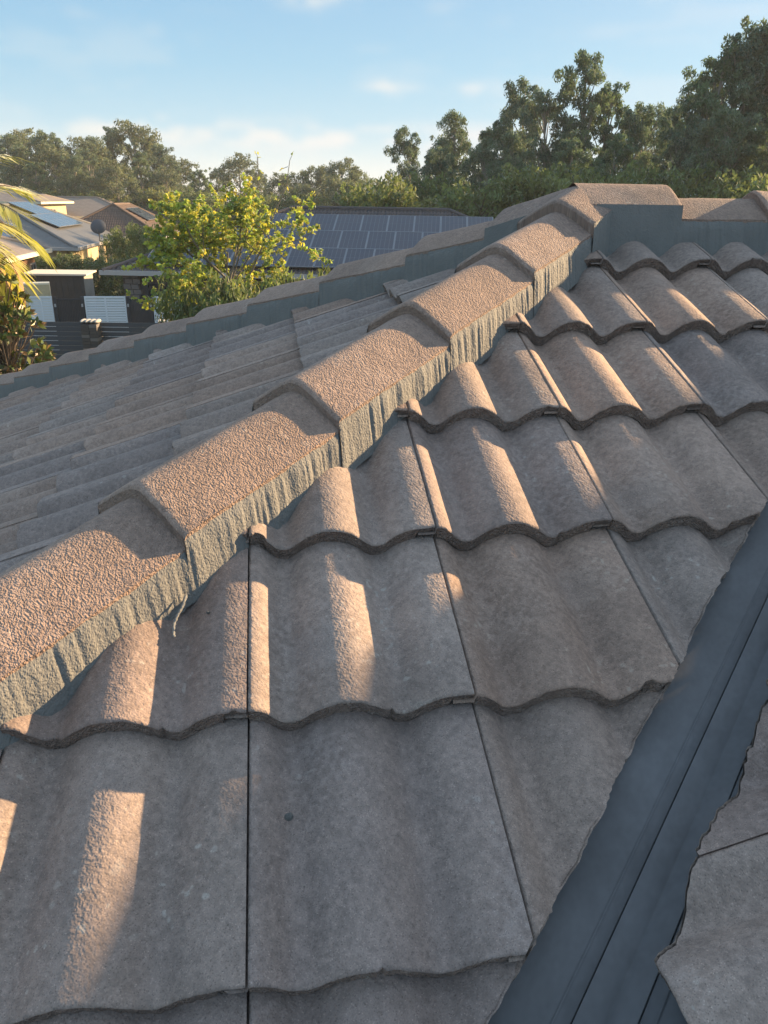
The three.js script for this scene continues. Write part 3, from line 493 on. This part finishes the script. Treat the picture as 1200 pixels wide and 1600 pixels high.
// tall airy gum beyond the wing, outside the frame: its crown thins the low sun on the lowest tiles
{ const o = broad[1].clone(); o.name = numbered('broad_tree'); o.position.set(21.42, GROUND, -6.58); const hh = 9.6 - GROUND; o.scale.set(1.05, hh / 10, 1.05); o.rotation.y = 1.0; scene.add(o); tag(o, 'broad crowned gum tree standing apart beyond the wing of the tiled house', 'tree'); }
{ const o = broad[2].clone(); o.name = numbered('broad_tree'); o.position.set(26.75, GROUND, -8.9); const hh = 11.6 - GROUND; o.scale.set(1.2, hh / 10, 1.2); o.rotation.y = 2.2; scene.add(o); tag(o, 'taller gum tree standing behind the broad crowned one beyond the wing', 'tree'); }
// hedge and garden shrubs between the houses
[[72, 398, 40], [98, 396, 40.5], [124, 397, 41], [148, 402, 40], [188, 402, 39]].forEach(([u, v, d]) => plant(bushes[1], 5, u, v, d, 'low green garden shrub in front of the cream house', 'shrub', 'garden shrubs by the cream house', .9));
[[178, 368, 47], [200, 352, 46], [222, 350, 45], [240, 362, 44]].forEach(([u, v, d]) => plant(bushes[0], 5, u, v, d, 'leafy garden tree behind the dark tiled roof corner', 'tree', 'garden trees behind the tiled roof', .8));
// ---- yellow green tree in front of the solar house
{
  const c = atDist(362, 500, 16), t = thing('yellow_tree', 'yellow green tree with open twiggy crown beyond the far hip', 'tree', [c.x, GROUND, c.z]), r = rng(4242), wood = [], out = newOut(), baseY = c.y - GROUND;
  const leafAt = (p, k) => { const hueR = r(), v = .75 + .5 * r(), cc = hueR < .40 ? [.50, .49, .06] : hueR < .82 ? [.35, .42, .06] : [.2, .28, .055]; for (let q = 0; q < k; q++) { const d = rdir(r), a = rdir(r); a.y += .3; a.normalize(); const b = rdir(r).cross(a).normalize(), s = .75 + .5 * r(); leafGeo(out, p.clone().addScaledVector(d, .06 * r()), a.multiplyScalar(.037 * s), b.multiplyScalar(.023 * s), V((r() - .5) * .02, .01, (r() - .5) * .02), cc.map(x => x * v * (.85 + .3 * r()))); } };
  const grow = (p, dir, len, rad, depth) => {
    const pts = [p]; let q = p.clone(), d = dir.clone();
    for (let k = 0; k < 4; k++) { d.addScaledVector(rdir(r), .16).add(V(0, .03, 0)).normalize(); q = q.clone().addScaledVector(d, len / 4); pts.push(q); if (depth >= 2) leafAt(q, depth === 2 ? 4 : 9); }
    wood.push(tube(pts, rad, rad * .55, 5));
    if (depth < 4) { const n = depth === 0 ? 8 : 3 + (r() < .5 ? 1 : 0); for (let k = 0; k < n; k++) { const f = .3 + .7 * (k + r()) / n, b = pts[Math.min(4, Math.round(f * 4))]; const nd = d.clone().multiplyScalar(.75).addScaledVector(rdir(r), depth === 0 ? .75 : .85); nd.y = Math.max(nd.y, depth === 0 ? .22 : -.2); grow(b, nd.normalize(), len * (depth === 0 ? 1.12 : .62) * (.75 + .5 * r()), rad * .5, depth + 1); } }
    else leafAt(q, 8);
  };
  wood.push(tube([V(.1, 0, 0), V(.02, baseY * .5, .05), V(0, baseY, 0)], .075, .05, 8));
  grow(V(0, baseY - .1, 0), V(.05, 1, 0).normalize(), 1.0, .045, 0);
  for (const [u, v] of [[396, 246], [440, 250]]) { const e = atDist(u, v, 16).sub(c).add(V(0, baseY, 0)), m = V(e.x * .7, baseY + 1.9, e.z * .7); wood.push(tube([V(0, baseY + .6, 0), m, m.clone().lerp(e, .6).add(V(.06, -.05, 0)), e], .014, .005, 5)); for (let k = 0; k < 7; k++) { const b = m.clone().lerp(e, .35 + .65 * k / 6), f = b.clone().addScaledVector(rdir(r), .13); wood.push(tube([b, b.clone().lerp(f, .5), f], .005, .003, 4)); leafAt(f, 2); } }
  mesh('trunk', wood, mat(col(.17, .15, .12)), t); mesh('crown', leafMesh(out), yellowLeaf, t); t.scale.set(1.14, 1, 1.14);
}
// ---- darker shrub below it
[[285, 440, 14.6, .5], [340, 432, 14.2, .6], [400, 436, 14, .6], [455, 430, 14.4, .55], [500, 426, 15, .5], [310, 470, 13.6, .5], [375, 462, 13.4, .5]].forEach(([u, v, d, w], k) => plant(bushes[k % 2], 5, u, v, d, 'dark green bush under the yellow green tree', 'bush', 'bushes under the yellow green tree', w * 1.1));
// ---- palm at the left edge
{
  const c = atDist(-104, 350, 9), t = thing('palm_tree', 'palm with sunlit yellow green fronds beside the brick house', 'palm', [c.x, GROUND, c.z]), H = c.y - GROUND, r = rng(31), W = 20;
  mesh('trunk', tube([V(0, 0, 0), V(.03, H * .5, 0), V(0, H, 0)], .11, .085, 10), barkBrown, t);
  for (let k = 0; k < 24; k++) {
    const az = k * 2.399, el = 1.3 - 1.75 * (k / 24), L = 1.0, out = newOut(), pts = [], hd = V(Math.cos(az), 0, Math.sin(az)); let p = V(0, H, 0), e = el;
    for (let q = 0; q <= 10; q++) { pts.push(p.clone()); p.addScaledVector(hd, Math.cos(e) * L / 10).add(V(0, Math.sin(e) * L / 10, 0)); e -= .13; }
    const side = V(-hd.z, 0, hd.x);
    for (let q = 2; q <= 10; q++) for (const s of [-1, 1]) for (let h2 = 0; h2 < 5; h2++) { const b = pts[q].clone().lerp(pts[Math.max(0, q - 1)], h2 * .2), dir = pts[q].clone().sub(pts[q - 1]).normalize().multiplyScalar(.75).addScaledVector(side, s * .8).add(V(0, -.28 + .25 * (r() - .5), 0)).normalize(), ln = .46 * (.6 + .4 * Math.sin(Math.PI * q / 11)) * (.85 + .3 * r()), wv = dir.clone().cross(V(0, 1, 0)).normalize().multiplyScalar(.012), v = .75 + .5 * r(); leafGeo(out, b.clone().addScaledVector(dir, ln / 2), dir.clone().multiplyScalar(ln / 2), wv, V(0, .02, 0), [.42 * v, .42 * v, .05 * v]); }
    const f = mesh('frond', leafMesh(out), yellowLeaf, t); mesh('stalk', tube(pts, .012, .004, 5), barkBrown, f);
  }
}
// ---- glossy bronze backed shrub below the palm
{
  const c = atDist(4, 520, 8.6), t = thing('magnolia', 'glossy leaved shrub with bronze leaf backs below the palm', 'shrub', [c.x, GROUND, c.z]), r = rng(77), H = c.y - GROUND, out = newOut(), wood = [tube([V(0, 0, 0), V(.04, H * .5, .02), V(0, H, 0)], .06, .03, 8)];
  for (let k = 0; k < 270; k++) {
    const d = rdir(r), rr = Math.pow(r(), .4), e = V(d.x * rr * .44, H - .25 + d.y * rr * .95, d.z * rr * .44); if (e.y > H + .15) { e.x *= 1 - (e.y - H) * .7; e.z *= 1 - (e.y - H) * .7; }
    const s = V(e.x * .15, e.y - .35, e.z * .15); wood.push(tube([s, s.clone().lerp(e, .6).add(V(0, -.03, 0)), e], .009, .004, 4));
    for (let q = 0; q < 9; q++) { const a = rdir(r).addScaledVector(d, .7).normalize(), b = rdir(r).cross(a).normalize(), hue = r(), v = .7 + .6 * r(), cc = hue < .5 ? [.075, .12, .035] : hue < .75 ? [.2, .22, .045] : [.2, .12, .045], sz = .75 + .5 * r(); leafGeo(out, e.clone().addScaledVector(a, .05), a.clone().multiplyScalar(.046 * sz), b.multiplyScalar(.021 * sz), V(0, .008, 0), cc.map(x => x * v)); }
  }
  mesh('stem', wood, barkBrown, t); mesh('foliage', leafMesh(out), glossLeaf, t);
}
// ---- crumbs on the tiles
{
  const onA = (u, v, n) => { const r = ray(u, v), nn = V(0, CT, ST), t = (n - nn.dot(EYE)) / nn.dot(r); return EYE.clone().addScaledVector(r, t); };
  const crumb = (s, sx, sy, sz) => { const g = new THREE.IcosahedronGeometry(1, 2), p = g.attributes.position; for (let i = 0; i < p.count; i++) { const k = 1 + .35 * fbm(p.getX(i) * 2 + s, p.getY(i) * 2 + p.getZ(i), 3); p.setXYZ(i, p.getX(i) * k * sx, p.getY(i) * k * sy, p.getZ(i) * k * sz); } g.computeVertexNormals(); return g; };
  const put = (u, v, n, s, dims, m, label, cat) => { const o = solo(cat === 'chip' ? 'mortar_chip' : 'pebble', crumb(s, ...dims), m, label, cat); o.position.copy(onA(u, v, n)); };
  const drip = [[291, 930], [285, 948], [277, 962], [272, 974], [271, 986], [272, 996]].map(([u, v], k) => onA(u, v, -.022 + .004 * Math.cos(k * .9)));
  mesh('mortar_drip', grid(9, 26, (i, j) => { const t = j / 25 * 5, k = Math.min(4, Math.floor(t)), p = drip[k].clone().lerp(drip[k + 1], t - k), a = i / 8 * 6.283, w = (.0014 + .0016 * Math.abs(Math.sin(j * 1.1)) ) * (j === 25 ? .05 : 1); return [p.x + Math.cos(a) * w, p.y + Math.sin(a) * w * .8, p.z + Math.sin(a) * w * .3, i * .002, j * .002]; }), mortarMat, house);
  put(452, 1276, -.030, 3, [.0055, .004, .005], mortarMat, 'small dark pebble lying in a tile pan', 'pebble');
  put(180, 1097, -.006, 9, [.007, .003, .003], tileMats[2], 'tan chip stuck on the sunlit tile roll near the hip', 'chip');
  put(325, 957, -.02, 5, [.0028, .002, .002], mortarMat, 'tiny grey chip on the shaded tile below the hip pointing', 'chip');
}

scene.fog = new THREE.FogExp2(new THREE.Color().setRGB(.86, .90, .92), .0006);
renderer.render(scene, camera);
